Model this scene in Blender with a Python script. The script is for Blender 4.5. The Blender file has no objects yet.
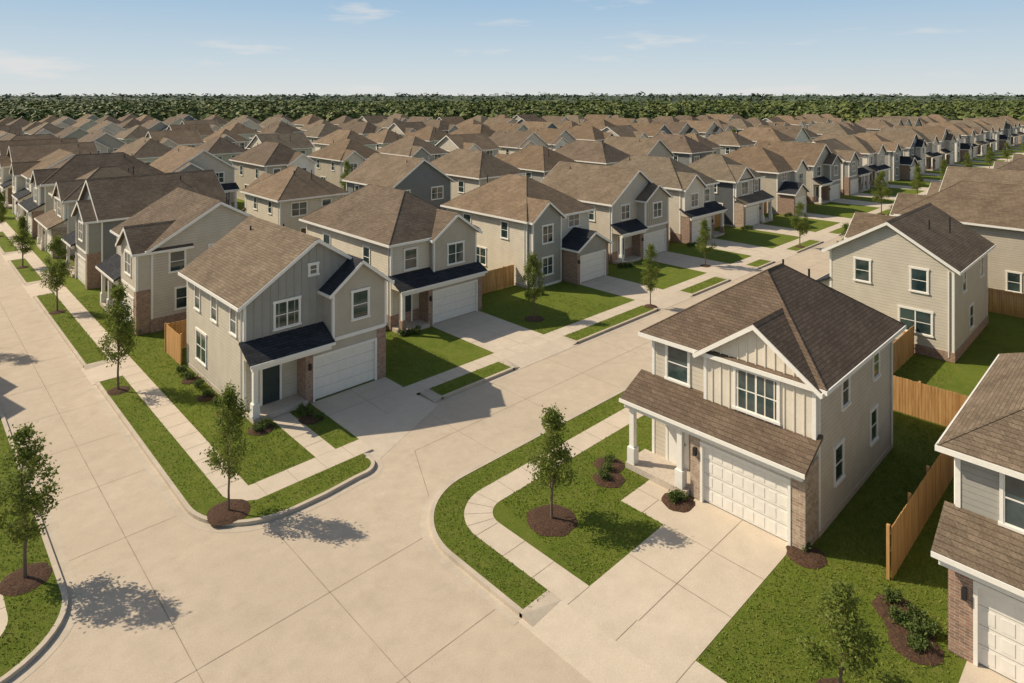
import bpy, math, random, bmesh
import numpy as np
from mathutils import Vector
R=random.Random(7)
NR=np.random.RandomState(5)
scene=bpy.context.scene
scene.view_settings.view_transform='Standard'
scene.view_settings.look='None'
scene.view_settings.exposure=0
root=scene.collection

# ------------------------------------------------------------ materials
def new_mat(name):
    m=bpy.data.materials.new(name); m.use_nodes=True
    nt=m.node_tree; b=nt.nodes['Principled BSDF']
    return m,nt,b
def L(nt,a,b): nt.links.new(a,b)
def mixc(nt,fac,a,b,blend='MIX'):
    n=nt.nodes.new('ShaderNodeMix'); n.data_type='RGBA'; n.blend_type=blend
    for s,v in ((n.inputs['Factor'],fac),(n.inputs[6],a),(n.inputs[7],b)):
        if hasattr(v,'links') or hasattr(v,'is_linked'): nt.links.new(v,s)
        else: s.default_value=v if not isinstance(v,tuple) else (v+(1,) if len(v)==3 else v)
    return n.outputs[2]
def ramp(nt,src,p0,p1,c0=(0,0,0,1),c1=(1,1,1,1)):
    r=nt.nodes.new('ShaderNodeValToRGB'); r.color_ramp.elements[0].position=p0; r.color_ramp.elements[1].position=p1
    r.color_ramp.elements[0].color=c0; r.color_ramp.elements[1].color=c1
    nt.links.new(src,r.inputs[0]); return r.outputs[0]
def noise(nt,vec,scale,detail=4,rough=.55):
    n=nt.nodes.new('ShaderNodeTexNoise'); n.inputs['Scale'].default_value=scale; n.inputs['Detail'].default_value=min(detail,4)
    n.inputs['Roughness'].default_value=rough
    if vec is not None: nt.links.new(vec,n.inputs['Vector'])
    return n.outputs['Fac']
def objco(nt): return nt.nodes.new('ShaderNodeTexCoord').outputs['Object']
def bump(nt,b,h,strength,dist):
    n=nt.nodes.new('ShaderNodeBump'); n.inputs['Strength'].default_value=strength; n.inputs['Distance'].default_value=dist
    nt.links.new(h,n.inputs['Height']); nt.links.new(n.outputs[0],b.inputs['Normal'])
def mth(nt,op,a,b=None):
    n=nt.nodes.new('ShaderNodeMath'); n.operation=op
    for i,v in enumerate((a,b)):
        if v is None: continue
        if isinstance(v,(int,float)): n.inputs[i].default_value=v
        else: nt.links.new(v,n.inputs[i])
    return n.outputs[0]

def concrete_mat(name,c1,c2,stain=.35):
    m,nt,b=new_mat(name); co=objco(nt)
    n1=noise(nt,co,.16,4,.6); n2=noise(nt,co,1.6,4,.65); n3=noise(nt,co,22,3,.7); n4=noise(nt,co,.7,4,.72)
    c=mixc(nt,ramp(nt,n1,.35,.68),c1,c2)
    c=mixc(nt,ramp(nt,n2,.3,.8),c,tuple(x*.92 for x in c2))
    s=ramp(nt,n4,.52,.72); sf=mth(nt,'MULTIPLY',s,stain)
    c=mixc(nt,sf,c,tuple(x*.74 for x in c2))
    g=ramp(nt,n3,.25,.75,(.86,.86,.86,1),(1.1,1.1,1.1,1))
    c=mixc(nt,1.0,c,g,'MULTIPLY')
    L(nt,c,b.inputs['Base Color']); b.inputs['Roughness'].default_value=.88
    bump(nt,b,n3,.2,.02)
    return m
mat_road=concrete_mat('road_concrete',(.55,.455,.345),(.48,.395,.295),.38)
mat_walk=concrete_mat('walk_concrete',(.61,.52,.41),(.55,.465,.36),.28)
mat_kerb=concrete_mat('kerb_concrete',(.58,.495,.39),(.46,.39,.30),.45)
def plain(name,c,rough=.6,var=.12,scale=8,spec=.3):
    m,nt,b=new_mat(name); co=objco(nt); n=noise(nt,co,scale,4)
    g=ramp(nt,n,.3,.7,(1-var,)*3+(1,),(1+var,)*3+(1,))
    L(nt,mixc(nt,1.0,c,g,'MULTIPLY'),b.inputs['Base Color']); b.inputs['Roughness'].default_value=rough
    b.inputs['Specular IOR Level'].default_value=spec
    return m
mat_joint=plain('joint_sealant',(.29,.235,.175),.9,.35,1.5)
def grass_mat(name,ca,cb,cc):
    m,nt,b=new_mat(name); co=objco(nt)
    n1=noise(nt,co,.35,4,.6); n2=noise(nt,co,2.2,4,.75); n3=noise(nt,co,26,4,.8)
    c=mixc(nt,ramp(nt,n1,.35,.65),ca,cb); c=mixc(nt,ramp(nt,n2,.42,.75),c,cc)
    g=ramp(nt,n3,.3,.7,(.55,.55,.55,1),(1.4,1.4,1.4,1)); c=mixc(nt,1.0,c,g,'MULTIPLY')
    L(nt,c,b.inputs['Base Color']); b.inputs['Roughness'].default_value=.95; b.inputs['Specular IOR Level'].default_value=.1
    bump(nt,b,n3,.9,.06); return m
mat_grass=grass_mat('lawn_grass',(.138,.182,.024),(.110,.152,.020),(.185,.200,.042))
mat_ground=grass_mat('far_ground',(.06,.085,.018),(.05,.075,.016),(.09,.09,.03))

def siding(name,lap=True):
    m,nt,b=new_mat(name); co=objco(nt)
    oi=nt.nodes.new('ShaderNodeObjectInfo')
    n=noise(nt,co,1.3,4); n3=noise(nt,co,14,3)
    c=mixc(nt,1.0,oi.outputs['Color'],ramp(nt,n,.3,.7,(.92,.92,.92,1),(1.05,1.05,1.05,1)),'MULTIPLY')
    c=mixc(nt,1.0,c,ramp(nt,n3,.3,.7,(.95,.95,.95,1),(1.04,1.04,1.04,1)),'MULTIPLY')
    if lap:
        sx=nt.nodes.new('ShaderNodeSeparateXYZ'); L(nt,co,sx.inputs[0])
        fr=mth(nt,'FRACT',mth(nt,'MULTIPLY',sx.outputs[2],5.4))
        lap_shade=ramp(nt,fr,.0,.13,(.62,.62,.62,1),(1,1,1,1))  # shade in the lap crease, painted as a narrow darker line
        c=mixc(nt,1.0,c,lap_shade,'MULTIPLY')
        bump(nt,b,mth(nt,'SUBTRACT',1.0,fr),.6,.02)
    L(nt,c,b.inputs['Base Color']); b.inputs['Roughness'].default_value=.65; b.inputs['Specular IOR Level'].default_value=.25
    return m
mat_lap=siding('lap_siding'); mat_board=siding('board_siding',False)
def brickish(name,c1,c2,cm,w,h,mortar):
    m,nt,b=new_mat(name); co=objco(nt)
    sx=nt.nodes.new('ShaderNodeSeparateXYZ'); L(nt,co,sx.inputs[0])
    cx=nt.nodes.new('ShaderNodeCombineXYZ'); L(nt,mth(nt,'ADD',sx.outputs[0],sx.outputs[1]),cx.inputs[0]); L(nt,sx.outputs[2],cx.inputs[1])
    br=nt.nodes.new('ShaderNodeTexBrick'); L(nt,cx.outputs[0],br.inputs['Vector'])
    br.inputs['Scale'].default_value=1; br.inputs['Brick Width'].default_value=w; br.inputs['Row Height'].default_value=h
    br.inputs['Mortar Size'].default_value=mortar; br.inputs['Color1'].default_value=c1+(1,); br.inputs['Color2'].default_value=c2+(1,)
    br.inputs['Mortar'].default_value=cm+(1,); br.inputs['Bias'].default_value=0
    return m,nt,b,co,br
mat_brick,nt,b,co,br=brickish('brick_veneer',(.36,.21,.14),(.24,.14,.095),(.38,.33,.27),.24,.085,.01)
L(nt,mixc(nt,1.0,br.outputs[0],ramp(nt,noise(nt,co,5,4),.3,.7,(.75,.75,.75,1),(1.2,1.2,1.2,1)),'MULTIPLY'),b.inputs['Base Color']); b.inputs['Roughness'].default_value=.9
mat_stone,nt,b,co,br=brickish('pale_brick_veneer',(.47,.35,.25),(.32,.21,.14),(.45,.4,.33),.28,.1,.012)
L(nt,mixc(nt,1.0,br.outputs[0],ramp(nt,noise(nt,co,5,4),.3,.7,(.75,.75,.75,1),(1.2,1.2,1.2,1)),'MULTIPLY'),b.inputs['Base Color']); b.inputs['Roughness'].default_value=.9
def shingle(name,k1,k2):
    m,nt,b,co,br=brickish(name,k1,k2,tuple(x*.55 for x in k2),.32,.085,.006)
    oi=nt.nodes.new('ShaderNodeObjectInfo')
    n=noise(nt,co,.5,4,.65); n3=noise(nt,co,16,4,.85)
    c=mixc(nt,1.0,br.outputs[0],oi.outputs['Color'],'MULTIPLY')
    c=mixc(nt,1.0,c,ramp(nt,n,.3,.7,(.78,.78,.78,1),(1.16,1.16,1.16,1)),'MULTIPLY')
    c=mixc(nt,1.0,c,ramp(nt,n3,.3,.7,(.6,.6,.6,1),(1.4,1.4,1.4,1)),'MULTIPLY')
    L(nt,c,b.inputs['Base Color']); b.inputs['Roughness'].default_value=.95; b.inputs['Specular IOR Level'].default_value=.15
    bump(nt,b,n3,.4,.03); return m
mat_roof=shingle('asphalt_shingles',(.225,.172,.120),(.165,.125,.087))
mat_roofd=shingle('charcoal_shingles',(.05,.052,.058),(.03,.032,.037))
mat_trim=plain('trim_paint',(.80,.77,.70),.5,.04)
mat_gar=plain('garage_door_paint',(.77,.735,.66),.45,.04,3)
mat_door=plain('front_door_paint',(.035,.05,.05),.4)
mat_metal=plain('dark_metal',(.03,.03,.03),.4)
mat_porch=plain('porch_concrete',(.5,.43,.35),.85)
m,nt,b=new_mat('window_glass'); mat_glass=m
co=objco(nt); n=noise(nt,co,.8,3)
L(nt,ramp(nt,n,.4,.62,(.012,.03,.033,1),(.06,.09,.09,1)),b.inputs['Base Color']); b.inputs['Roughness'].default_value=.06; b.inputs['Specular IOR Level'].default_value=.8
m,nt,b=new_mat('fence_cedar'); mat_fence=m
co=objco(nt); mp=nt.nodes.new('ShaderNodeMapping'); mp.inputs['Scale'].default_value=(7,7,.5); L(nt,co,mp.inputs[0])
n=noise(nt,mp.outputs[0],1.0,4,.7)
L(nt,ramp(nt,n,.3,.72,(.34,.165,.05,1),(.64,.38,.15,1)),b.inputs['Base Color']); b.inputs['Roughness'].default_value=.8
m,nt,b=new_mat('mulch'); mat_mulch=m
co=objco(nt); n=noise(nt,co,14,4,.8)
L(nt,ramp(nt,n,.35,.7,(.035,.018,.010,1),(.16,.080,.040,1)),b.inputs['Base Color']); b.inputs['Roughness'].default_value=1; bump(nt,b,n,1,.08)
mat_bark=plain('bark',(.16,.115,.08),.9,.3,20)
def leaf_mat(name,c1,c2,scale,tr=.3,lo=.35,hi=.8):
    m,nt,b=new_mat(name); co=objco(nt)
    n=noise(nt,co,scale,3,.6); geo=nt.nodes.new('ShaderNodeNewGeometry')
    f=mth(nt,'ADD',mth(nt,'MULTIPLY',n,.75),mth(nt,'MULTIPLY',geo.outputs['Random Per Island'],.3))
    c=ramp(nt,f,lo,hi,c1+(1,),c2+(1,))
    L(nt,c,b.inputs['Base Color']); b.inputs['Roughness'].default_value=.6; b.inputs['Specular IOR Level'].default_value=.2
    if tr:
        t=nt.nodes.new('ShaderNodeBsdfTranslucent'); L(nt,c,t.inputs[0])
        mx=nt.nodes.new('ShaderNodeMixShader'); mx.inputs[0].default_value=tr
        L(nt,b.outputs[0],mx.inputs[1]); L(nt,t.outputs[0],mx.inputs[2]); L(nt,mx.outputs[0],nt.nodes['Material Output'].inputs[0])
    return m
mat_leaf=leaf_mat('tree_leaves',(.12,.165,.030),(.27,.30,.07),2.2,.45)
mat_shrub=leaf_mat('shrub_leaves',(.07,.11,.025),(.17,.21,.06),5)
mat_blade=leaf_mat('grass_blades',(.125,.172,.022),(.250,.275,.055),.8,.3)
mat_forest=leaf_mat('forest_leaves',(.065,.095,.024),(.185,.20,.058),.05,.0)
mat_forest_hazed=leaf_mat('far_forest_leaves_hazed',(.075,.105,.065),(.125,.155,.095),.01,.0)  # distance haze put into the leaf colour: paler, bluer green

# ------------------------------------------------------------ mesh helper
class M:
    def __init__(s): s.v=[]; s.f=[]
    def poly(s,pts):
        n=len(s.v); s.v+=[tuple(p) for p in pts]; s.f.append(tuple(range(n,n+len(pts))))
    def solid(s,top,bot):
        n=len(s.v); k=len(top); s.v+=[tuple(p) for p in top]+[tuple(p) for p in bot]
        s.f.append(tuple(range(n,n+k))); s.f.append(tuple(range(n+2*k-1,n+k-1,-1)))
        for i in range(k):
            j=(i+1)%k; s.f.append((n+i,n+k+i,n+k+j,n+j))
    def slab(s,pts,t): s.solid(pts,[(p[0],p[1],p[2]-t) for p in pts])
    def skirt(s,pts,zb=-.012): s.solid(pts,[(p[0],p[1],zb) for p in pts])
    def box(s,x0,x1,y0,y1,z0,z1):
        s.solid([(x0,y0,z1),(x1,y0,z1),(x1,y1,z1),(x0,y1,z1)],[(x0,y0,z0),(x1,y0,z0),(x1,y1,z0),(x0,y1,z0)])
    def prism(s,prof,ax,a0,a1):
        if ax=='y': s.solid([(u,a0,z) for u,z in prof],[(u,a1,z) for u,z in prof])
        else: s.solid([(a0,u,z) for u,z in prof],[(a1,u,z) for u,z in prof])
    def tube(s,pts,rad,k=7):
        n=len(s.v)
        for i,(p,r) in enumerate(zip(pts,rad)):
            p=Vector(p); d=(Vector(pts[min(i+1,len(pts)-1)])-Vector(pts[max(i-1,0)])).normalized()
            a=d.orthogonal().normalized(); bb=d.cross(a)
            for j in range(k):
                t=2*math.pi*j/k; q=p+(a*math.cos(t)+bb*math.sin(t))*r; s.v.append(tuple(q))
        for i in range(len(pts)-1):
            for j in range(k):
                a0=n+i*k+j; a1=n+i*k+(j+1)%k; s.f.append((a0,a1,a1+k,a0+k))
    def mesh(s,name,mat,fix=True):
        me=bpy.data.meshes.new(name); me.from_pydata(s.v,[],s.f)
        if fix:
            bm=bmesh.new(); bm.from_mesh(me); bmesh.ops.recalc_face_normals(bm,faces=bm.faces); bm.to_mesh(me); bm.free()
        me.materials.append(mat); return me
def obj(name,me,parent=None,color=None):
    o=bpy.data.objects.new(name,me); root.objects.link(o)
    if parent: o.parent=parent
    if color: o.color=color+(1,) if len(color)==3 else color
    return o
def empty(name,loc=(0,0,0),rz=0):
    e=bpy.data.objects.new(name,None); root.objects.link(e); e.location=loc; e.rotation_euler=(0,0,rz); e.empty_display_size=.5; return e
def np_mesh(name,V,mat):
    n=len(V); me=bpy.data.meshes.new(name)
    me.vertices.add(n*4); me.vertices.foreach_set('co',V.reshape(-1).astype(np.float32))
    me.loops.add(n*4); me.loops.foreach_set('vertex_index',np.arange(n*4,dtype=np.int32))
    me.polygons.add(n); me.polygons.foreach_set('loop_start',np.arange(0,n*4,4,dtype=np.int32))
    me.update(calc_edges=True); me.validate(); me.materials.append(mat); return me

# ------------------------------------------------------------ house builder
def gable_roof(P,rp,x0,x1,y0,y1,e,slope,o=.38,ok=.3,axis='y',backrake=True):
    X0,X1,Y0,Y1=x0-o,x1+o,y0-ok,y1+(ok if backrake else 0)
    ze=e+.16-o*slope; xc=(X0+X1)/2; zr=ze+(X1-X0)/2*slope
    R_,T=M(),M()
    R_.slab([(X0,Y0,ze),(xc,Y0,zr),(xc,Y1,zr),(X0,Y1,ze)],.15)
    R_.slab([(xc,Y0,zr),(X1,Y0,ze),(X1,Y1,ze),(xc,Y1,zr)],.15)
    R_.prism([(xc-.14,zr-.14*slope+.012),(xc,zr+.03),(xc+.14,zr-.14*slope+.012),(xc,zr-.05)],'y',Y0-.02,Y1)
    ends=[(Y0-.035,Y0+.002)]+([(Y1-.002,Y1+.035)] if backrake else [])
    for a,b_ in ends:
        T.prism([(X0,ze-.22),(xc,zr-.22),(xc,zr-.02),(X0,ze-.02)],'y',a,b_)
        T.prism([(xc,zr-.22),(X1,ze-.22),(X1,ze-.02),(xc,zr-.02)],'y',a,b_)
    T.box(X0-.05,X0+.002,Y0-.035,Y1,ze-.17,ze-.012); T.box(X1-.002,X1+.05,Y0-.035,Y1,ze-.17,ze-.012)
    for src,dst in ((R_,P[rp]),(T,P['trim'])):
        n=len(dst.v); dst.v+=[(v[0],v[1],v[2]) if axis=='y' else (v[1],v[0],v[2]) for v in src.v]; dst.f+=[tuple(i+n for i in f) for f in src.f]
    return zr
def hip_roof(P,rp,x0,x1,y0,y1,e,slope,o=.4):
    X0,X1,Y0,Y1=x0-o,x1+o,y0-o,y1+o; ze=e+.16-o*slope; W=X1-X0; D=Y1-Y0; h=min(W,D)/2; zr=ze+h*slope
    if D>=W: r0=((X0+X1)/2,Y0+h,zr); r1=((X0+X1)/2,Y1-h,zr)
    else: r0=(X0+h,(Y0+Y1)/2,zr); r1=(X1-h,(Y0+Y1)/2,zr)
    m=P[rp]; n=len(m.v)
    m.v+=[(X0,Y0,ze),(X1,Y0,ze),(X1,Y1,ze),(X0,Y1,ze),r0,r1,(X0,Y0,ze-.14),(X1,Y0,ze-.14),(X1,Y1,ze-.14),(X0,Y1,ze-.14)]
    if D>=W: fs=[(0,1,4),(1,2,5,4),(2,3,5),(3,0,4,5)]
    else: fs=[(0,1,5,4),(1,2,5),(2,3,4,5),(3,0,4)]
    fs+=[(0,6,7,1),(1,7,8,2),(2,8,9,3),(3,9,6,0),(9,8,7,6)]
    m.f+=[tuple(i+n for i in f) for f in fs]
    def cap(a,b_):
        dz=Vector((0,0,-.012)); m.tube([Vector(a)+dz,Vector(b_)+dz],[.04,.04],5)
    cap(r0,r1)
    c=[(X0,Y0,ze),(X1,Y0,ze),(X1,Y1,ze),(X0,Y1,ze)]
    for k,q in enumerate(c):
        if D>=W: cap(q,r0 if k<2 else r1)
        else: cap(q,r0 if k in(0,3) else r1)
    T=P['trim']
    T.box(X0-.05,X1+.05,Y0-.05,Y0-.001,ze-.17,ze-.01); T.box(X0-.05,X1+.05,Y1+.001,Y1+.05,ze-.17,ze-.01)
    T.box(X0-.05,X0-.001,Y0,Y1,ze-.17,ze-.01); T.box(X1+.001,X1+.05,Y0,Y1,ze-.17,ze-.01)
    return zr

def house_parts(s):
    names=['walls','accent_panel','front_bay','battens','brick_base','roof','porch_roof','trim','window_glass','garage_door','front_door','fixtures','porch_floor']
    P={k:M() for k in names}
    W,D,e=s['W'],s['D'],s.get('e',5.6); sl=s.get('slope',.65); T=P['trim']
    def fbox(part,face,pl,a0,a1,n0,n1,z0,z1):
        m=P[part]
        if face=='F': m.box(a0,a1,pl-n1,pl-n0,z0,z1)
        elif face=='B': m.box(a0,a1,pl+n0,pl+n1,z0,z1)
        elif face=='L': m.box(pl-n1,pl-n0,a0,a1,z0,z1)
        else: m.box(pl+n0,pl+n1,a0,a1,z0,z1)
    def win(face,pl,c,z0,w,h,n=1):
        a0,a1,z1=c-w/2,c+w/2,z0+h
        t=.09
        fbox('window_glass',face,pl,a0,a1,-.02,.018,z0,z1)
        fbox('trim',face,pl,a0-t,a0,-.02,.055,z0,z1); fbox('trim',face,pl,a1,a1+t,-.02,.055,z0,z1)
        fbox('trim',face,pl,a0-t-.03,a1+t+.03,-.02,.065,z1,z1+t+.03); fbox('trim',face,pl,a0-t-.03,a1+t+.03,-.02,.085,z0-t,z0)
        f=.035
        for i in range(n):
            b0=a0+w/n*i; b1=a0+w/n*(i+1)
            fbox('trim',face,pl,b0,b0+f,-.02,.038,z0+.001,z1-.001); fbox('trim',face,pl,b1-f,b1,-.02,.038,z0+.001,z1-.001)
            fbox('trim',face,pl,b0+f,b1-f,-.02,.036,z0+.001,z0+f); fbox('trim',face,pl,b0+f,b1-f,-.02,.036,z1-f,z1-.001)
            fbox('trim',face,pl,b0+f,b1-f,-.02,.034,(z0+z1)/2-.02,(z0+z1)/2+.02)
    if s['roof']=='hip': P['walls'].box(0,W,0,D,.0,e); zr=hip_roof(P,'roof',0,W,0,D,e,sl)
    elif s['roof']=='gy':
        P['walls'].prism([(0,0),(W,0),(W,e),(W/2,e+W/2*sl),(0,e)],'y',0,D); zr=gable_roof(P,'roof',0,W,0,D,e,sl)
    else:
        P['walls'].prism([(0,0),(D,0),(D,e),(D/2,e+D/2*sl),(0,e)],'x',0,W); zr=gable_roof(P,'roof',0,D,0,W,e,sl,axis='x')
    P['porch_floor'].box(-.02,W+.02,-.02,D+.02,.0,.22)
    c=.13
    for (x,y) in ((-.025,-.025),(W+.025-c,-.025),(-.025,D+.025-c),(W+.025-c,D+.025-c)):
        T.box(x,x+c,y,y+c,.22,e-.02)
    if s.get('brick'):
        h=s['brick']; P['brick_base'].box(-.06,W+.06,-.06,D+.06 if s.get('brickall') else 1.2,.02,h)
    if s.get('accent'):
        a=P['accent_panel']; z0=2.9
        a.prism([(.11,z0),(W-.11,z0),(W-.11,e-.05),(W/2,e+W/2*sl-.14),(.11,e-.05)],'y',-.03,.02)
        x=.5
        while x<W-.3:
            P['battens'].box(x-.025,x+.025,-.06,-.02,z0,(e+min(x,W-x)*sl-.12)); x+=.42
    gp=s.get('gp',1.0)
    b=s.get('bay')
    if b:
        x0,x1,p,eb,bs=b['x0'],b['x1'],b['p'],b.get('e',e-.05),b.get('slope',sl+.08)
        z0=b.get('z0',2.9); back=b.get('back',2.6)
        P['front_bay'].prism([(x0,z0),(x1,z0),(x1,eb),((x0+x1)/2,eb+(x1-x0)/2*bs),(x0,eb)],'y',-p,.9)
        gable_roof(P,b.get('rp','roof'),x0,x1,-p,back,eb,bs,o=.3,ok=.28,backrake=False)
        for x in (x0-.02,x1+.02-c): T.box(x,x+c,-p-.022,-p+c,z0-.002,eb-.03)
        T.box(x0+.12,x1-.12,-p-.03,-p+.05,z0-.05,z0+.14)
        if b.get('bnb'):
            x=x0+.36
            while x<x1-.2:
                P['battens'].box(x-.025,x+.025,-p-.032,-p+.01,z0+.14,eb+min(x-x0,x1-x)*bs-.1); x+=.36
        win('F',-p-.004,(x0+x1)/2,3.75 if z0>2 else 3.6,b.get('ww',1.5),b.get('wh',1.45),b.get('wn',2))
    g=s.get('garage')
    if g:
        g0,g1,w0,w1=g
        m=P['brick_base']
        m.box(g0,w0,-gp,0.04,.02,2.9); m.box(w1,g1,-gp,.04,.02,2.9)
        P['front_bay'].box(w0,w1,-gp+.01,.04,2.32,2.9)
        T.box(w0,w0+.1,-gp-.03,-gp+.14,.02,2.22); T.box(w1-.1,w1,-gp-.03,-gp+.14,.02,2.22); T.box(w0,w1,-gp-.035,-gp+.14,2.22,2.36)
        G=P['garage_door']; yd=-gp+.12
        G.box(w0+.1,w1-.1,yd,yd+.05,.03,2.22)
        nr,nc=4,max(3,round((w1-w0)/1.0)*2); ww=(w1-w0-.2); hh=2.18
        for r in range(nr):
            for q in range(nc):
                a0=w0+.1+ww*q/nc; z0=.04+hh*r/nr
                G.box(a0+.07,a0+ww/nc-.07,yd-.012,yd+.01,z0+.09,z0+hh/nr-.09)
            P['fixtures'].box(w0+.1,w1-.1,yd-.003,yd+.01,.04+hh*r/nr-.004,.04+hh*r/nr+.004)
        P['fixtures'].box(w0-.26,w0-.14,-gp-.14,-gp+.02,1.75,2.05)
        if s.get('ggable'):
            P['front_bay'].prism([(g0,2.9),(g1,2.9),((g0+g1)/2,2.9+(g1-g0)/2*.55)],'y',-gp,.03)
            gable_roof(P,'porch_roof',g0,g1,-gp,.02,2.9,.55,o=.25,ok=.3,backrake=False)
    lr=s.get('lroof')
    if lr:
        l0,l1,pp=lr
        P['porch_roof'].slab([(l0,-pp,2.98),(l1,-pp,2.98),(l1,.02,3.72),(l0,.02,3.72)],.12)
        T.box(l0,l1,-pp-.045,-pp-.001,2.82,2.965)
        P['walls'].prism([(-pp+.2,2.85),(0.03,2.85),(.03,3.56),(-pp+.2,2.95)],'x',l0+.2,l1-.2)
        T.box(l0+.15,l1-.15,-pp+.12,-pp+.3,2.6,2.88)
    po=s.get('porch')
    if po:
        p0,p1,pd,posts,dx=po
        P['porch_floor'].box(p0,p1,-pd,0,.02,.27)
        for x in posts:
            T.box(x-.11,x+.11,-pd+.08,-pd+.30,.9,2.86)
            (P['brick_base'] if s.get('pbrick') else T).box(x-.17,x+.17,-pd+.01,-pd+.36,.25,.95)
        P['front_door'].box(dx-.45,dx+.45,-.05,.02,.27,2.35)
        T.box(dx-.56,dx-.45,-.07,.02,.27,2.35); T.box(dx+.45,dx+.56,-.07,.02,.27,2.35); T.box(dx-.56,dx+.56,-.07,.02,2.35,2.47)
        P['fixtures'].box(dx+.34,dx+.38,-.1,-.05,1.2,1.3)
    for w in s.get('wins',[]): win(*w)
    for fx,fy in ((.62,.7),(.4,.8)):
        P['fixtures'].tube([(W*fx,D*fy,e),(W*fx,D*fy,zr-.35+.1)],[.05,.05],6)
    P['trim'].tube([(-.06,.2,.25),(-.06,.2,e-.2)],[.04,.04],5)
    P['trim'].tube([(W+.06,D-.25,.25),(W+.06,D-.25,e-.2)],[.04,.04],5)
    return P
MATS=dict(walls=mat_lap,accent_panel=mat_board,front_bay=mat_board,battens=mat_board,brick_base=mat_brick,roof=mat_roof,porch_roof=mat_roofd,trim=mat_trim,window_glass=mat_glass,garage_door=mat_gar,front_door=mat_door,fixtures=mat_metal,porch_floor=mat_porch)
def build_type(s):
    out={}
    P=house_parts(s); mats=dict(MATS); mats.update(s.get('mats',{}))
    for mir in (False,True):
        d={}
        for k,m in P.items():
            if not m.f: continue
            mm=M(); mm.f=list(m.f); mm.v=[(s['W']-v[0],v[1],v[2]) for v in m.v] if mir else list(m.v)
            d[k]=mm.mesh(k,mats[k])
        out[mir]=d
    return out
def sidewins(W,D):
    return [('L',0,D*.25,3.75,.8,1.35,1),('L',0,D*.72,3.75,1.0,1.35,1),('L',0,D*.55,1.0,1.5,1.4,2),
       ('R',W,D*.3,3.75,.8,1.35,1),('R',W,D*.75,3.75,.8,1.35,1),('R',W,D*.62,1.0,.8,1.4,1),
       ('B',D,W*.22,3.75,.9,1.35,1),('B',D,W*.75,3.75,1.6,1.35,2),('B',D,W*.3,.9,1.6,1.45,2),('B',D,W*.72,.3,1.7,2.1,2)]
sA=dict(W=7.6,D=8.4,e=5.6,slope=.66,roof='gy',accent=True,gp=1.0,
   bay=dict(x0=4.25,x1=7.55,p=1.02,e=5.5,slope=.78,ww=.95,wh=1.45,wn=1,rp='porch_roof',back=.3),
   garage=(2.75,7.55,3.15,6.95),lroof=(-.25,4.2,1.4),porch=(0,2.8,1.15,(.15,),1.35),
   wins=[('F',-.034,2.2,3.95,1.3,1.3,2),('L',0,1.3,3.75,.75,1.3,1),('L',0,4.0,3.75,.75,1.3,1),('L',0,6.6,3.75,.75,1.3,1),('L',0,6.0,.95,1.5,1.6,2),('F',-.034,3.65,6.35,.42,.5,1),
   ('R',7.6,3,3.75,.8,1.3,1),('R',7.6,6.5,3.75,.8,1.3,1),('B',8.4,2,3.75,1,1.3,1),('B',8.4,5.5,3.75,1.6,1.3,2),('B',8.4,4,.3,1.7,2.1,2)])
sR=dict(W=7.0,D=8.5,e=5.65,slope=.70,roof='hip',gp=1.2,
   bay=dict(x0=2.62,x1=6.98,p=.25,e=5.5,slope=.72,bnb=True,ww=1.65,wh=1.5,wn=2,z0=3.2,back=2.9),
   garage=(2.55,7.0,2.98,6.5),lroof=(-.6,7.15,1.6),porch=(-.4,2.5,1.45,(-.15,2.15),1.25),
   wins=[('F',0,1.25,3.8,1.0,1.4,1),('R',7.0,1.9,1.3,.8,1.3,1),('R',7.0,2.6,3.9,.7,1.2,1),('R',7.0,6.2,3.9,.7,1.2,1),('R',7.0,5.9,1.3,.75,1.3,1),
     ('L',0,2.5,3.75,.8,1.3,1),('L',0,6,3.75,.8,1.3,1),('L',0,4.5,1,1.5,1.4,2),('B',8.5,2,3.75,1,1.3,1),('B',8.5,5,3.75,1.6,1.3,2),('B',8.5,4,.3,1.7,2.1,2)],
   mats=dict(porch_roof=mat_roof,brick_base=mat_stone,front_door=mat_trim))
sQ=dict(W=7.4,D=8.8,e=5.6,slope=.62,roof='hip',gp=1.0,
   garage=(0,5.6,.6,5.2),lroof=(-.3,7.7,1.5),porch=(5.6,7.4,1.2,(7.2,),6.4),
   wins=[('F',0,1.75,3.75,1.25,1.5,2),('F',0,5.4,3.75,1.25,1.5,2)]+sidewins(7.4,8.8),
   mats=dict(porch_roof=mat_roof))
sB=dict(W=7.2,D=12.2,e=6.0,slope=.70,roof='hip',gp=1.1,brick=1.0,
   bay=dict(x0=3.2,x1=7.15,p=.5,e=5.8,slope=.7,ww=1.4,wh=1.4,wn=2,z0=3.1,back=3.0),
   garage=(2.3,7.2,2.65,6.75),lroof=(-.2,7.4,1.5),porch=(0,2.3,1.3,(.2,),1.15),pbrick=True,
   wins=[('F',0,1.6,3.9,1.0,1.35,1)]+sidewins(7.2,12.2))
sC=dict(W=8.0,D=10.5,e=5.7,slope=.66,roof='hip',gp=2.2,
   bay=dict(x0=.1,x1=3.6,p=.6,e=5.6,slope=.75,ww=1.2,wh=1.4,wn=2,z0=.05,back=2.6),
   garage=(3.8,8.0,4.15,7.65),ggable=True,
   wins=[('F',0,5.9,4.3,1.4,1.1,2),('F',-.604,1.85,.95,1.2,1.4,2)]+sidewins(8,10.5))
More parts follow.
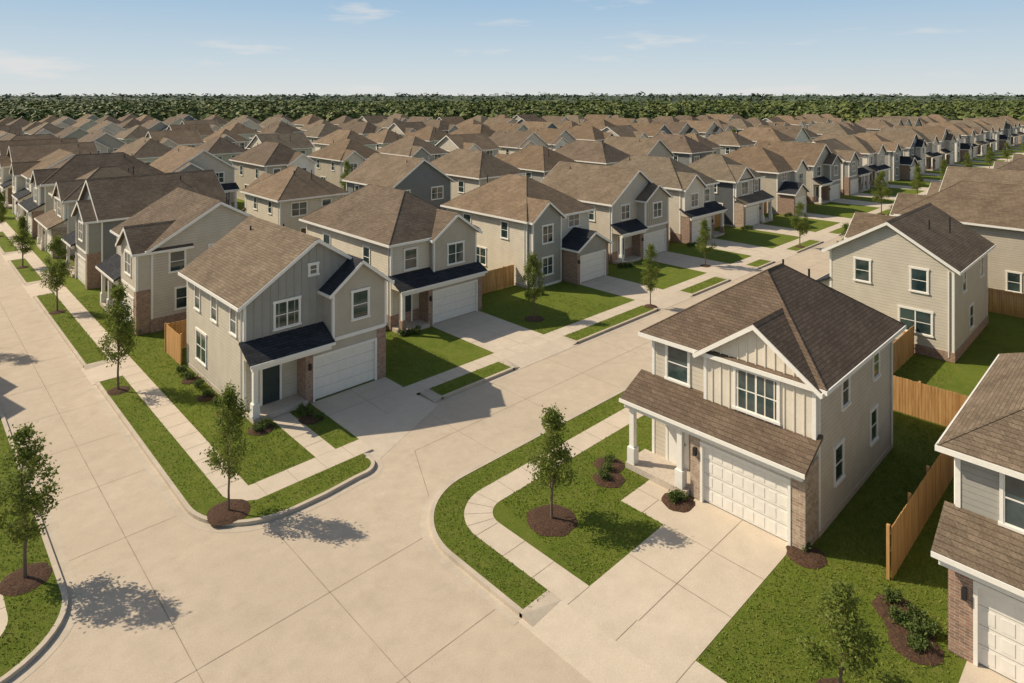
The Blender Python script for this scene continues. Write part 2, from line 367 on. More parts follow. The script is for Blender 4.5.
sF=dict(W=9.0,D=8.8,e=5.6,slope=.58,roof='gx',gp=.9,brick=.9,brickall=True,
   bay=dict(x0=5.2,x1=8.9,p=.9,e=5.5,slope=.7,ww=1.4,wh=1.4,wn=2,z0=2.9,back=2.6),
   garage=(4.4,8.95,4.8,8.4),lroof=(-.2,5.15,1.35),porch=(0,4.3,1.15,(.2,2.2),1.3),
   wins=[('F',0,2.3,3.9,1.5,1.35,2),('R',9,1.6,3.85,.95,1.35,1),('R',9,4.6,3.85,1.75,1.4,2),('R',9,1.9,1.25,.8,1.4,1),('L',0,4.4,3.8,1.4,1.35,2),('L',0,2,1.2,.8,1.3,1),
     ('B',8.8,2,3.75,1,1.3,1),('B',8.8,6,3.75,1.6,1.3,2),('B',8.8,5,.3,1.7,2.1,2)])
sS=dict(W=9.5,D=7.0,e=5.6,slope=.62,roof='gx',gp=.9,brick=.6,brickall=True,
   bay=dict(x0=.3,x1=4.2,p=.5,e=5.5,slope=.7,ww=1.4,wh=1.4,wn=2,z0=2.9,back=2.6),
   garage=(.1,4.6,.5,4.2),lroof=(4.6,9.6,1.35),porch=(4.7,9.3,1.15,(6.8,9.1),6.0),
   wins=[('F',0,7,3.9,1.5,1.35,2),('R',9.5,2.0,3.85,.85,1.35,1),('R',9.5,5.2,3.85,.85,1.35,1),('R',9.5,5.0,1.3,1.7,1.35,2),('L',0,2,3.8,.9,1.35,1),('L',0,5,3.8,.9,1.35,1),
     ('B',7,2,3.75,1,1.3,1),('B',7,7,3.75,.9,1.3,1),('B',7,5,1,1.0,1.4,1)])
sG=dict(W=8.2,D=10.0,e=5.7,slope=.66,roof='gy',gp=1.0,brick=1.0,
   bay=dict(x0=4.0,x1=8.1,p=1.02,e=5.6,slope=.62,ww=1.4,wh=1.4,wn=2,back=1.0,bnb=True),
   garage=(3.2,8.15,3.7,7.7),lroof=(-.2,3.95,1.4),porch=(0,3.1,1.15,(.2,),1.4),
   wins=[('F',0,2.1,3.9,1.3,1.35,2)]+sidewins(8.2,10.0))
SPEC=dict(A=sA,R=sR,B=sB,C=sC,F=sF,G=sG,S=sS,Q=sQ)
T={k:build_type(s) for k,s in SPEC.items()}
cGRE=(.55,.495,.40); cCRM=(.65,.585,.47); cGRY=(.33,.32,.28); cSLT=(.10,.108,.11); cTAU=(.46,.41,.325); cWHT=(.74,.69,.59); cBLU=(.20,.21,.205)
ROOFT=[(1,1,1),(1.12,1.07,1.02),(.85,.85,.88),(.95,.9,.84),(.95,1.0,1.02),(.75,.75,.77)]
def place(t,x,y,face,mir=False,c1=None,c2=None,c3=None,rt=None,z=.12):
    loc=(x,y,z); rz={'S':0,'W':-math.pi/2,'N':math.pi,'E':math.pi/2}[face]
    e=empty('suburban_house',loc,rz)
    c1=c1 or R.choice([cGRE,cCRM,cGRY,cTAU,cGRE,cBLU,cWHT,cCRM]); c2=c2 or R.choice([cSLT,cGRY,cGRE,cTAU,cBLU]); c3=c3 or R.choice([cCRM,cGRE,cWHT,c1,cGRY])
    rt=rt or R.choice(ROOFT)
    for k,me in T[t][mir].items():
        col={'walls':c1,'accent_panel':c2,'front_bay':c3,'battens':(c2 if t=='A' else c3),'roof':rt,'porch_roof':(rt if t in 'RQ' else (1,1,1))}.get(k,(1,1,1))
        obj(k,me,e,col)
    return e
def garage_span(t,mir):
    s=SPEC[t]; g=s['garage']; a,b_=g[2]-.15,g[3]+.15
    return (s['W']-b_,s['W']-a) if mir else (a,b_)

lawn,walk,drive,road,kerb,joint=M(),M(),M(),M(),M(),M()
def rect(m,x0,x1,y0,y1,z,t=None):
    if t: m.slab([(x0,y0,z),(x1,y0,z),(x1,y1,z),(x0,y1,z)],t)
    else: m.poly([(x0,y0,z),(x1,y0,z),(x1,y1,z),(x0,y1,z)])
def jl(x0,y0,x1,y1,z,w=.022):
    d=Vector((x1-x0,y1-y0)); L_=d.length; d/=L_; n=Vector((-d.y,d.x))*w/2
    joint.poly([(x0-n.x,y0-n.y,z),(x1-n.x,y1-n.y,z),(x1+n.x,y1+n.y,z),(x0+n.x,y0+n.y,z)])
def arc(cx,cy,r,a0,a1,n=12): return [(cx+r*math.cos(math.radians(a0+(a1-a0)*i/n)),cy+r*math.sin(math.radians(a0+(a1-a0)*i/n))) for i in range(n+1)]
def offs(path,d):
    out=[]
    for i,p in enumerate(path):
        a=Vector(path[max(i-1,0)]); b_=Vector(path[min(i+1,len(path)-1)]); t=(b_-a).normalized()
        q=Vector(p); k=1
        if 0<i<len(path)-1:
            t1=(q-a).normalized(); k=1/max(.5,t.dot(t1))
        out.append((q.x-t.y*d*k,q.y+t.x*d*k))
    return out
def band(m,path,o0,o1,z,side=True):
    A,B=offs(path,o0),offs(path,o1)
    for i in range(len(path)-1):
        m.poly([(A[i][0],A[i][1],z),(A[i+1][0],A[i+1][1],z),(B[i+1][0],B[i+1][1],z),(B[i][0],B[i][1],z)])
        if side: m.poly([(A[i][0],A[i][1],z),(A[i][0],A[i][1],-.01),(A[i+1][0],A[i+1][1],-.01),(A[i+1][0],A[i+1][1],z)])
    if side:
        for j in (0,-1): m.poly([(A[j][0],A[j][1],z),(B[j][0],B[j][1],z),(B[j][0],B[j][1],-.01),(A[j][0],A[j][1],-.01)])
grassy=[]
def verge(path,w=1.3,cap=True):
    band(kerb,path,0,.16,.14)
    band(lawn,path,.16,w,.125)
    A,B=offs(path,.2),offs(path,w)
    for i in range(len(path)-1): grassy.append((A[i],A[i+1],B[i+1],B[i]))
    band(kerb,path,-.35,-.001,.006,False)
    if cap:
        A,B=offs(path,0),offs(path,w)
        for j,k in ((0,1),(-1,-2)):
            a,b_=Vector(A[j]),Vector(B[j]); inn=(Vector(path[k])-Vector(path[j])).normalized()
            i1=inn*.12; o1=inn*-.45; tb=(b_-a)*.003
            kerb.solid([(a.x,a.y,.1445),(b_.x,b_.y,.1445),(b_.x+i1.x,b_.y+i1.y,.1445),(a.x+i1.x,a.y+i1.y,.1445)],
                       [(a.x,a.y,-.01),(b_.x,b_.y,-.01),(b_.x+i1.x,b_.y+i1.y,-.01),(a.x+i1.x,a.y+i1.y,-.01)])
            # tapered kerb wing down to the driveway apron
            t=[(a.x+inn.x*.01,a.y+inn.y*.01,.143),(b_.x+inn.x*.01,b_.y+inn.y*.01,.143),(b_.x+o1.x,b_.y+o1.y,.133),(a.x+o1.x,a.y+o1.y,.026)]
            kerb.solid(t,[(q[0],q[1],-.008) for q in t])

g=M(); rect(g,-6000,6000,-6000,6000,-.03); obj('ground',g.mesh('ground',mat_ground))
rect(road,-60,420,-60,30,0.0); rect(road,-60,11,30,420,0.0)
# --- block A
lawn.slab([(x,y,.12) for x,y in [(9.5,28.2),(9.5,26.2),(9.8,25.5),(10.4,25.15),(15.6,25.15),(15.6,28.2)]],.13)
rect(lawn,9.5,420,28.2,420,.12,.13)
outer=[(8.2,41.5)]+[(8.2,38-i*2) for i in range(0,6)]+arc(11.2,26.6,3.0,180,270,14)+[(12.5,23.6),(14.0,23.75)]+arc(14.4,24.55,.8,-85,20,6)
inner=[(15.12,25.15),(10.4,25.15),(9.8,25.5),(9.5,26.2),(9.5,41.5)]
o16=offs(outer,.16)
lawn.poly([(x,y,.125) for x,y in o16+inner])
band(kerb,outer,0,.16,.14); band(kerb,outer,-.35,-.001,.006,False)
kerb.box(8.2,9.5,41.5,41.64,-.01,.145)
grassy+=[((8.4,26.4),(9.5,26.4),(9.5,41.5),(8.4,41.5)),((10,24.0),(14.8,24.0),(15,25.1),(10,25.1)),((10.5,26.3),(13.4,26.3),(13.4,31.8),(10.5,31.8)),((14.4,26.3),(15.6,26.3),(15.6,30.9),(14.4,30.9)),
  ((10.5,31.8),(12.6,31.8),(12.6,60),(10.5,60)),((20.1,29.3),(24.2,29.3),(24.2,38),(20.3,38))]
for a,b_ in ((44.6,62.8),(67.6,78),(82,95),(99,115),(119,150),(154,200)): verge([(8.2,b_),(8.2,a)])
for a,b_ in ((41.64,44.6),(62.8,67.6),(78,82),(95,99),(115,119),(150,154)):
    drive.skirt([(8.05,a,.01),(8.05,b_,.01),(9.5,b_,.129),(9.5,a,.129)])
rect(walk,9.5,10.5,26.3,300,.126,.1); walk.slab([(9.5,26.3,.126),(9.56,26.1,.126),(9.85,25.52,.126),(10.4,25.15,.126),(15.6,25.15,.126),(15.6,26.3,.126)],.1)
y=27
while y<120: jl(9.5,y,10.5,y,.131,.018); y+=1.3
x=10.8
while x<15.5: jl(x,25.2,x,26.3,.131,.018); x+=1.3
# driveway A : flat part, then a long gentle apron
drive.slab([(15.6,26.35,.13),(20.1,28.2,.13),(20.1,31.1,.13),(15.6,31.1,.13)],.14)
drive.skirt([(15.25,24.3,.006),(20.4,26.6,.006),(20.1,28.2,.13),(15.6,26.35,.13)])
drive.skirt([(15.255,24.32,.02),(15.605,26.36,.131),(15.6,25.15,.129),(15.1,25.14,.128)])
for yy in (29.3,): jl(15.6,yy,20.1,yy,.136)
jl(17.85,27.4,17.85,31,.136)
rect(drive,13.45,14.4,26.3,30.95,.13,.1)
for yy in (27.4,28.5,29.6): jl(13.45,yy,14.4,yy,.139,.018)
# --- row 1
types=['B','C','G','B','R','C','G','F','B','C','A','B','G','C','B','R']
colsB=[(cCRM,cTAU,cTAU),(cCRM,cGRY,cGRY),(cGRE,cSLT,cTAU),(cGRE,cGRY,cCRM),(cSLT,cGRY,cGRE)]
prev=20.85
for k in range(22):
    t=types[k%len(types)]; x0=25+12*k+(-.7 if k==0 else .6 if k==1 else 0); mir=False if k<2 else R.random()<.35
    yf=36.9 if k==0 else 37.2
    cc=colsB[k] if k<len(colsB) else (None,None,None)
    place(t,x0,yf,'S',mir,*cc)
    a,b_=garage_span(t,mir); a+=x0; b_+=x0
    rect(drive,a,b_,29.3,yf-SPEC[t].get('gp',1)+.14,.13,.1)
    drive.skirt([(a-.6,26.75,.012),(b_+.6,26.75,.012),(b_+.6,28.2,.129),(a-.6,28.2,.129)])
    verge([(prev,26.9),((prev+a-.6)/2,26.9),(a-.6,26.9)]); prev=b_+.6
    if k<3: grassy.append(((b_,29.3),(b_+12-(b_-a),29.3),(b_+12-(b_-a),35.5),(b_,35.5)))
    for yy in (31.5,33.7): jl(a,yy,b_,yy,.136)
    jl((a+b_)/2,29.3,(a+b_)/2,36,.136)
rect(walk,20.1,300,28.2,29.3,.126,.1)
x=20.8
while x<120: jl(x,28.2,x,29.3,.131,.018); x+=1.4

place('A',12.6,32.1,'S',False,cGRE,cGRY,cTAU,(1,1,1))
cols=[('F',56.7,False,cGRE,cSLT,cGRE),('G',70,False,cBLU,cSLT,cGRY),('R',83,False,cCRM,cGRY,cCRM),('B',96,False,None,None,None)]
for t,ym,mir,c1,c2,c3 in cols: place(t,12.6,ym,'W',mir,c1,c2,c3)
for k in range(12): place(R.choice('BRGFC'),12.8,109+13*k,'W',R.random()<.4)
# --- R block
pR=[(48.5,20.85),(40,20.85),(32,20.85),(26,20.85),(20,20.85)]+arc(17.2,17.55,3.3,90,180,16)+[(13.9,16),(13.9,13.95)]
verge(pR,1.3)
verge([(13.9,8.75),(13.9,6.5),(13.9,4.6)]); verge([(13.9,-1.5),(13.9,-40)])
cor=arc(17.2,17.55,2.0,90,180,12)
lawn.slab([(x,y,.12) for x,y in [(420,19.55)]+cor+[(15.2,-60),(420,-60)]],.13)
pw=[(200,19.55)]+[(x,19.55) for x in range(60,18,-6)]+cor+[(15.2,15),(15.2,13.25)]
band(walk,pw,0,1.08,.127,False)
band(walk,[(15.2,13.25),(15.2,8),(15.2,-40)],0,1.08,.127,False)
x=18
while x<110: jl(x,18.5,x,19.5,.132,.018); x+=1.4
for a in (100,120,140,160,178): jl(17.2+2.0*math.cos(math.radians(a)),17.55+2*math.sin(math.radians(a)),17.2+.95*math.cos(math.radians(a)),17.55+.95*math.sin(math.radians(a)),.132,.018)
for yy in (16.2,14.8,13.25,11.4,9.45,8,6.6): jl(15.2,yy,16.27,yy,.132,.018)
rect(drive,16.28,22.95,9.45,13.25,.131,.1)
drive.skirt([(13.75,8.73,.012),(15.2,8.73,.13),(15.2,13.97,.13),(13.75,13.97,.012)])
for xx in (18.4,20.6): jl(xx,9.45,xx,13.25,.137)
jl(16.28,11.35,22.9,11.35,.137)
rect(drive,20.6,21.7,13.25,15.2,.129,.1); rect(drive,21.7,22.6,13.9,15.2,.129,.1)
jl(20.6,14.2,21.7,14.2,.135,.018); jl(21.7,13.9,21.7,15.2,.135,.018)
grassy+=[((16.28,13.3),(20.6,13.3),(20.6,18.47),(17.2,18.47)),((20.6,15.2),(22.5,15.2),(22.5,18.47),(20.6,18.47)),((16.28,4.3),(23,4.3),(23,9.4),(16.28,9.4)),((23,4.7),(36,4.7),(36,8.95),(23,8.95)),((21.7,13.3),(22.7,13.3),(22.7,13.9),(21.7,13.9)),((22.5,16.2),(36,16.2),(36,18.47),(22.5,18.47)),((32.6,8.9),(44,8.9),(44,16.2),(32.6,16.2))]
place('R',24.0,16.0,'W',False,cGRE,cCRM,(.71,.64,.52),(.74,.71,.72))
place('Q',22.75,4.6,'W',False,cGRY,cGRY,cGRE,(.9,.9,.9))
a,b_=garage_span('Q',False)
rect(drive,16.28,21.9,4.6-b_,4.6-a,.131,.1)
drive.skirt([(13.75,-1.5,.012),(15.2,-1.5,.13),(15.2,4.6,.13),(13.75,4.6,.012)])
place('C',23.5,-9,'W'); place('B',23.5,-22,'W')
# south row
prev=48.5
for k,(t,xm,c1,c2,c3) in enumerate([('S',54.9,cGRE,cGRY,cTAU),('B',68.5,cTAU,cGRY,cGRY),('G',82.5,None,None,None),('B',96,None,None,None),('R',109,None,None,None),('C',122,None,None,None)]+[(R.choice('BRGC'),135+13*i,None,None,None) for i in range(12)]):
    place(t,xm,16.3,'N',False,c1,c2,c3,(.85,.83,.82) if k<2 else None)
    a,b_=garage_span(t,False); a,b_=xm-b_,xm-a
    rect(drive,a,b_,16.3+SPEC[t]['gp']-.14,18.45,.131,.1)
    drive.skirt([(a-.6,20.98,.012),(b_+.6,20.98,.012),(b_+.6,19.55,.129),(a-.6,19.55,.129)])
    if a-.6>prev+1: verge([(a-.6,20.85),((prev+a)/2,20.85),(prev,20.85)])
    prev=b_+.6
for k in range(18): place(R.choice('BRGFC'),46+12.5*k,-9,'S',R.random()<.4)
# west island
pI=[(-60,22.0),(-20,22.0),(0,22.0)]+arc(1.3,24.8,2.8,-90,0,12)+[(4.1,30),(4.1,38),(4.1,60),(4.1,100),(4.1,300)]
verge(pI[1:-2],1.5)
wj=offs(pI,1.5)
band(walk,pI,1.5,2.6,.127,False)
lawn.slab([(x,y,.12) for x,y in wj+[(-60,300)]],.13)
yy=24
while yy<60: jl(1.5,yy,2.6,yy,.132,.018); yy+=1.3
place('G',-.6,45,'E',False); place('B',-1.0,59,'E'); place('C',-1.2,73,'E'); place('R',-5.5,28.5,'E')
def inview(x,y,mx=248):
    d=.6947*x+.7193*y
    az=math.degrees(math.atan2(y,x)); return d<mx and 2<az<89
ys=[(60,'N'),(91,'S'),(116,'N'),(146,'S'),(171,'N'),(201,'S'),(226,'N'),(256,'S'),(281,'N')]
spots=[]
for i,(y0,f) in enumerate(ys):
    for k in range(30):
        x0=27+12.2*k+R.uniform(-.8,.8)
        if not inview(x0,y0): continue
        t=R.choice('BCGRBFGC'); s=SPEC[t]; mir=R.random()<.45
        yo=R.uniform(-1,1)
        if f=='S': place(t,x0,y0+yo,'S',mir)
        else: place(t,x0+s['W'],y0+11+yo,'N',mir)
        if R.random()<.5: spots.append((x0-1.6,y0-3.5 if f=='S' else y0+15))
        a,b_=garage_span(t,mir)
        if f=='S': rect(drive,x0+a,x0+b_,y0-7.5,y0-s['gp']+yo+.1,.131)
        else: rect(drive,x0+s['W']-b_,x0+s['W']-a,y0+11+yo+s['gp']-.1,y0+18.0,.131)
for y0 in (78,133,188,243): rect(road,22,300,y0,y0+5.6,.135)

obj('lawn',lawn.mesh('lawn',mat_grass,False)); obj('sidewalk',walk.mesh('sidewalk',mat_walk,False)); obj('driveway',drive.mesh('driveway',mat_walk,False))
jl(6.15,-40,6.15,140,.004,.025)
yy=26.5
while yy<120: jl(4.1,yy,8.2,yy,.004,.02); yy+=4.2
jl(17,23.9,400,23.9,.004,.025)
xx=19.5
while xx<200: jl(xx,20.85,xx,26.9,.004,.02); xx+=4.6
jl(10.2,-40,10.2,23.0,.004,.025)
for yy in (-6,-2,2.2,6.4,10.6,14.8): jl(2,yy,13.9,yy,.004,.02)
jl(-50,19.0,14.6,19.0,.004,.025); jl(14.6,19.0,17,23.9,.004,.022)
for xx in (-6,-2,2.2): jl(xx,15.5,xx,22,.004,.02)
obj('road',road.mesh('road',mat_road,False)); obj('kerb',kerb.mesh('kerb',mat_kerb,False)); obj('road_joints',joint.mesh('road_joints',mat_joint,False))

# ------------------------------------------------------------ fences
def fence(pts,h=1.75,bw=.14):
    m=M()
    for (x0,y0),(x1,y1) in zip(pts[:-1],pts[1:]):
        d=Vector((x1-x0,y1-y0)); L_=d.length; d/=L_; n=Vector((-d.y,d.x))
        def ob(s0,s1,n0,n1,z0,z1):
            q=[(x0+d.x*s+n.x*t,y0+d.y*s+n.y*t) for s,t in ((s0,n0),(s1,n0),(s1,n1),(s0,n1))]
            m.solid([(a,b_,z1) for a,b_ in q],[(a,b_,z0) for a,b_ in q])
        s=0
        while s<L_-.02:
            hh=h+R.uniform(-.015,.015); ob(s,min(s+bw-.012,L_),-.012+R.uniform(-.004,.004),.012,.14,.12+hh); s+=bw
        s=0
        while s<L_+.1: ob(s-.05,s+.05,.055,.15,.1,.12+h+.03); s+=2.4
        for z in (.45,1.05,1.6): ob(0,L_,.013,.054,z,z+.09)
    return obj('wooden_fence',m.mesh('boards',mat_fence))
fence([(12.3,43.4),(12.3,40.7)]); fence([(12.3,43.45),(24,43.45)])
fence([(20.3,38.5),(24.2,38.5)])
for k in range(0,8): fence([(31.6 if k==0 else 33.6+12*k,38.6),(37.5 if k==0 else 36.9+12*k,38.6)],bw=.14 if k<3 else .3)
for k in range(0,8): fence([(34.5+12*k,38.7),(34.5+12*k,54)],bw=.3)
fence([(24,54),(140,54)],bw=.3)
fence([(23.6,6.55),(36.3,6.55)]); fence([(36.4,11.3),(36.4,-4)]); fence([(36.4,11.35),(45.3,11.35)])
fence([(55,12.5),(61.2,12.5)]); fence([(58,12.4),(58,0)]); fence([(36.5,1),(80,1)],bw=.3)
fence([(69,12.5),(74.2,12.5)])

# ------------------------------------------------------------ vegetation
def leaves(centers,sig,n,size):
    c=centers[NR.randint(0,len(centers),n)]+NR.normal(0,1,(n,3))*sig
    a=NR.normal(0,1,(n,3)); a/=np.linalg.norm(a,axis=1)[:,None]
    b_=np.cross(a,NR.normal(0,1,(n,3))); b_/=np.linalg.norm(b_,axis=1)[:,None]
    s=(size*NR.uniform(.6,1.3,n))[:,None]
    return np.stack([c-a*s,c+b_*s*.55,c+a*s,c-b_*s*.55],1)
def tree_mesh(seed,h,w,base=.30,n=5000,size=.06):
    rr=random.Random(seed); m=M()
    pts=[(0,0,0)]
    for i in range(1,6): pts.append((rr.uniform(-.05,.05)*i*.5,rr.uniform(-.05,.05)*i*.5,h*.88*i/5))
    m.tube(pts,[.06,.05,.044,.034,.022,.01],8)
    cen=[]
    for i in range(40):
        t=rr.random()**1.0; z=h*(base+(.98-base)*t)
        rad=w/2*(1-t)**.5*min(1,.35+t*3.2)*rr.uniform(.3,1.1)
        a=rr.uniform(0,6.283)
        c=(rad*math.cos(a),rad*math.sin(a),z); cen.append(c)
        z0=max(h*.25,z-rad*.9-.15); f=z0/(h*.88); k=min(4,int(f*5))
        p0=Vector(pts[k]).lerp(Vector(pts[min(5,k+1)]),min(1,f*5-k)); mid=p0.lerp(Vector(c),.5)+Vector((0,0,-.05))
        if i%2==0: m.tube([p0,mid,Vector(c)],[.02,.013,.005],5)
    cen.append((0,0,h*.95))
    V=leaves(np.array(cen),np.array([.125,.125,.14])*w/1.75,n,size)
    return m.mesh('trunk',mat_bark),np_mesh('crown',V,mat_leaf)
tv=[tree_mesh(i+11,4.6+.3*(i%3),1.9+.15*(i%2)) for i in range(5)]
def mulch(x,y,r,z=.125):
    m=M(); n=22; o=[]
    for i in range(n):
        a=2*math.pi*i/n; q=r*R.uniform(.93,1.05); o.append((x+q*math.cos(a),y+q*math.sin(a),z+.008))
    inn=[(x+(p[0]-x)*.7,y+(p[1]-y)*.7,z+.07+R.uniform(-.01,.015)) for p in o]
    for i in range(n):
        j=(i+1)%n; m.poly([o[i],o[j],inn[j],inn[i]]); m.poly([inn[i],inn[j],(x,y,z+.09)])
    return m
discs=[]
def tree(x,y,h,v=0,mr=.8,ws=1.0,bed_=True):
    e=empty('street_tree',(x,y,.12),R.uniform(0,6.28)); hh=4.6+.3*(v%3); s=h/hh; e.scale=(s*ws,s*ws,s)
    obj('trunk',tv[v][0],e); obj('crown',tv[v][1],e)
    if bed_: obj('mulch_bed',mulch(x,y,mr).mesh('mulch_bed',mat_mulch)); discs.append((x,y,mr))
tree(17.8,16.3,4.1,0,.95,1.15); tree(9.3,25.15,4.7,1,.8,.85); tree(3.2,26.3,4.9,2,.75,1.1)
tree(8.85,39.6,5.5,3,.55,.85); tree(8.85,57,5.6,4,.55,.85); tree(8.85,74,4.6,0,.5)
tree(3.2,52.5,5,4,.6)
tree(32.9,31.8,4.6,1,.7); tree(41.1,27.6,4.6,2,.5,.9); tree(54.5,30.6,4.2,3,.5); tree(68.5,27.6,4.7,4,.5); tree(95,27.6,5.6,0,.5)
for k,x in enumerate((112,128,145,165,185,210)): tree(x,27.6,5.0,k%5,.5)
for k,x in enumerate((60,73,88,103,120,140)): tree(x,20.2,4.6,(k+2)%5,.5)
tree(18.0,6.2,2.9,3,.6,1.5)
for k,y_ in enumerate((92,108,125,145)): tree(8.85,y_,5,k,.5)
for k,(x,y_) in enumerate(spots): tree(x,y_,R.uniform(4.2,6.2),k%5,.5,1.15,False)
sv=[]
for i in range(3):
    cc=np.array([(NR.uniform(-.2,.2),NR.uniform(-.2,.2),NR.uniform(.1,.38)) for _ in range(10)])
    sv.append(np_mesh('foliage',leaves(cc,.08,700,.045),mat_shrub))
def shrub(x,y,s=1,z=.14):
    o=obj('shrub',sv[R.randint(0,2)]); o.location=(x,y,z); o.scale=(s,s,s*R.uniform(.8,1.2)); o.rotation_euler=(0,0,R.uniform(0,6))
def bed(pts,r=.6):
    for x,y in pts: obj('mulch_bed',mulch(x,y,r,.122+R.uniform(0,.01)).mesh('mulch_bed',mat_mulch)); discs.append((x,y,r))
bed([(21.4,16.4),(22.2,17.0),(22.15,13.6)],.65)
for p in ((21.2,16.5),(21.8,16.8),(22.4,17.1),(22.0,13.75),(22.3,13.6)): shrub(*p,s=.8)
bed([(22.75,8.95)],.65); shrub(22.9,9.0,.6)
bed([(21.9,5.6),(21.3,5.3),(22.3,6.0)],.7)
for p in ((21.8,5.9),(21.2,5.2),(22.2,5.5),(21.6,5.5),(22.5,6.2),(22.0,5.1)): shrub(*p,s=.9)
bed([(12.1,33.0),(12.0,35.5),(12.1,38.2)],.5)
for p in ((12.1,32.8),(12.05,34),(12.05,35.5),(12.1,37),(12.1,38.4),(12,39.5)): shrub(*p,s=1.0)
bed([(12.7,30.3),(14.9,29.6)],.6)
for p in ((12.5,30.2),(12.9,30.3),(14.9,29.9),(15.1,29.3),(14.8,30.4)): shrub(*p,s=.85)
for k in range(6):
    for q in range(3): shrub(24.4+12*k-.1+q*.5,36.0-.2*q-.3,.9)
for k in range(4): shrub(23.8,38+2.2*k,1.1)
for k in range(8): shrub(12.0,48+1.1*k,1.0)
B=[]
for q in grassy:
    q=np.array(q,dtype=float)
    d1,d2=q[2]-q[0],q[3]-q[1]
    ar=.5*abs(d1[0]*d2[1]-d1[1]*d2[0]); dist=np.linalg.norm(q.mean(0))
    if dist>58 or ar>400: continue
    n=int(ar*(150 if dist<32 else 80))
    u,v_=NR.rand(n,1),NR.rand(n,1)
    p=(q[0]*(1-u)+q[1]*u)*(1-v_)+(q[3]*(1-u)+q[2]*u)*v_
    B.append(p)
B=np.concatenate(B)
keep=np.ones(len(B),bool)
for x,y,r in discs: keep&=((B[:,0]-x)**2+(B[:,1]-y)**2)>(r*.98)**2
keep&=~((B[:,0]>24)&(B[:,0]<32.5)&(B[:,1]>9)&(B[:,1]<16))
dcor=np.hypot(B[:,0]-17.2,B[:,1]-17.55); keep&=~((B[:,0]<17.2)&(B[:,1]>17.55)&(dcor>.9)&(dcor<2.02))
B=B[keep]; n=len(B)
th=NR.uniform(0,6.283,n); hh=NR.uniform(.035,.075,n); wd=NR.uniform(.012,.03,n); ln=NR.normal(0,.035,(n,2))
base=np.column_stack([B,np.full(n,.12)]); dv=np.column_stack([np.cos(th)*wd,np.sin(th)*wd,np.zeros(n)])
mid=base+np.column_stack([ln*.45,hh*.6]); tip=base+np.column_stack([ln,hh])
G=np.stack([base-dv*.6,base+dv*.6,mid+dv,tip],1)
obj('lawn_grass_blades',np_mesh('blades',G,mat_blade))

# distant forest
def crowns(n,d0,d1,faces,size,hmin,hmax):
    d=NR.uniform(d0,d1,n); az=np.radians(NR.uniform(-4,98,n))
    rr=d/np.maximum(.55,np.cos(az-math.radians(46)))
    x=rr*np.cos(az); y=rr*np.sin(az); h=NR.uniform(hmin,hmax,n); w=NR.uniform(.7,1.3,n)*size
    u=NR.normal(0,1,(n,faces,3)); u/=np.linalg.norm(u,axis=2)[:,:,None]; u[:,:,2]=np.abs(u[:,:,2])-.15
    lump=1+.22*np.sin(u[:,:,0]*5+x[:,None])*np.cos(u[:,:,1]*5+y[:,None])
    rad=NR.uniform(.72,1.05,(n,faces))*lump
    c=np.empty((n,faces,3)); c[:,:,0]=x[:,None]+u[:,:,0]*rad*w[:,None]; c[:,:,1]=y[:,None]+u[:,:,1]*rad*w[:,None]
    c[:,:,2]=h[:,None]-w[:,None]*1.05+u[:,:,2]*rad*w[:,None]
    nn=u.reshape(-1,3); c=c.reshape(-1,3); k=len(c)
    nrm=nn+NR.normal(0,.45,(k,3))+np.array([0,0,.6]); nrm/=np.linalg.norm(nrm,axis=1)[:,None]
    a=np.cross(nrm,NR.normal(0,1,(k,3))); a/=np.linalg.norm(a,axis=1)[:,None]; b_=np.cross(nrm,a)
    s=(np.repeat(w,faces)*NR.uniform(.14,.30,k))[:,None]
    return np.stack([c-a*s,c+b_*s*.8,c+a*s,c-b_*s*.8],1)
obj('distant_forest',np_mesh('forest_canopy',np.concatenate([crowns(1500,262,400,150,4.0,7,10.5),crowns(2200,400,800,60,5.5,8.5,12)]),mat_forest))
obj('distant_forest',np_mesh('forest_canopy',np.concatenate([crowns(1500,800,1800,36,12,11,14.5),crowns(900,1800,3400,24,28,18,27)]),mat_forest_hazed))
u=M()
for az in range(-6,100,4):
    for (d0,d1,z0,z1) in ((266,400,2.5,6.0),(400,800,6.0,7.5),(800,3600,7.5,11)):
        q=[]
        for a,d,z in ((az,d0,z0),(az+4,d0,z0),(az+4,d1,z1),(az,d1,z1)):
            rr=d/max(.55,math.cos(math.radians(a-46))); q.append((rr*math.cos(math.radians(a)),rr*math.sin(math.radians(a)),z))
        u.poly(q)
obj('forest_understorey',u.mesh('understorey',plain('understorey',(.05,.07,.028),1,.3,.1),False))

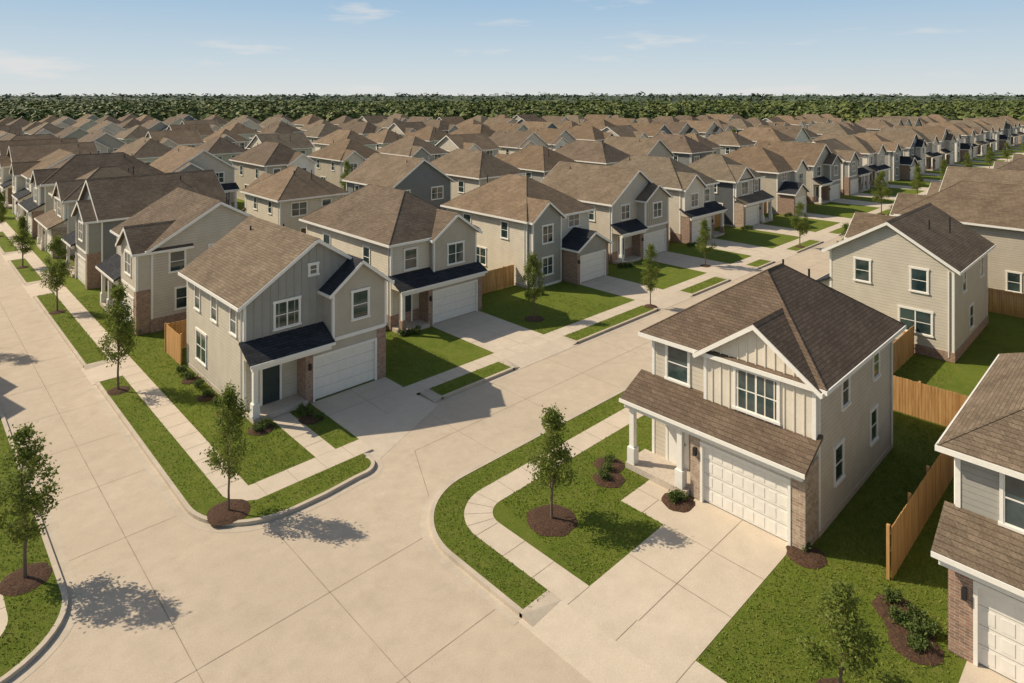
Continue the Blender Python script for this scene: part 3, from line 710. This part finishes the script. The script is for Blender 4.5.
# ------------------------------------------------------------ light
v=Vector((.61,-.95,-1.0)).normalized()
sd=bpy.data.lights.new('sun','SUN'); sd.energy=5.0; sd.angle=math.radians(.5); sd.color=(1,.87,.68)
so=bpy.data.objects.new('sun',sd); root.objects.link(so); so.rotation_euler=v.to_track_quat('-Z','Y').to_euler(); so.location=(0,0,60)
w=bpy.data.worlds.new('World'); scene.world=w; w.use_nodes=True; nt=w.node_tree
bg=nt.nodes['Background']; sk=nt.nodes.new('ShaderNodeTexSky'); sk.sky_type='NISHITA'; sk.sun_disc=False
sk.sun_elevation=math.asin(-v.z); sk.sun_rotation=math.atan2(-v.x,-v.y); sk.dust_density=1.0; sk.air_density=1.0; sk.ozone_density=1.0
ST=.14
tc=nt.nodes.new('ShaderNodeTexCoord'); sz=nt.nodes.new('ShaderNodeSeparateXYZ'); L(nt,tc.outputs['Generated'],sz.inputs[0])
z=sz.outputs[2]
k=1/ST
hz=nt.nodes.new('ShaderNodeValToRGB'); L(nt,z,hz.inputs[0]); cr=hz.color_ramp
cr.elements[0].position=0; cr.elements[0].color=(.70,.725,.71,1); cr.elements[1].position=.20; cr.elements[1].color=(.29,.46,.67,1)
e2=cr.elements.new(.05); e2.color=(.57,.67,.73,1); e3=cr.elements.new(.13); e3.color=(.385,.55,.71,1)
hzk=mixc(nt,1.0,hz.outputs[0],(k,k,k),'MULTIPLY')
skw=mixc(nt,1.0,sk.outputs[0],(1.0,.91,.78),'MULTIPLY')
c=mixc(nt,mth(nt,'MULTIPLY',ramp(nt,z,.15,.5),.999),hzk,skw)
mp=nt.nodes.new('ShaderNodeMapping'); mp.inputs['Scale'].default_value=(2.6,2.6,16); mp.inputs['Location'].default_value=(.3,1.7,0); L(nt,tc.outputs['Generated'],mp.inputs[0])
n=noise(nt,mp.outputs[0],2.0,4,.6)
f=mth(nt,'MULTIPLY',ramp(nt,n,.58,.74),.55)
c=mixc(nt,f,c,(.82*k,.78*k,.74*k))
L(nt,c,bg.inputs[0]); bg.inputs[1].default_value=ST

# ------------------------------------------------------------ camera
cd=bpy.data.cameras.new('camera'); cam=bpy.data.objects.new('camera',cd); root.objects.link(cam); scene.camera=cam
cam.location=(0,0,16); cam.rotation_euler=(math.radians(90),0,math.radians(46-90))
cd.sensor_width=36; cd.lens=645/1024*36; cd.shift_y=-(341.5-95)/1024; cd.clip_end=12000; cd.clip_start=.2
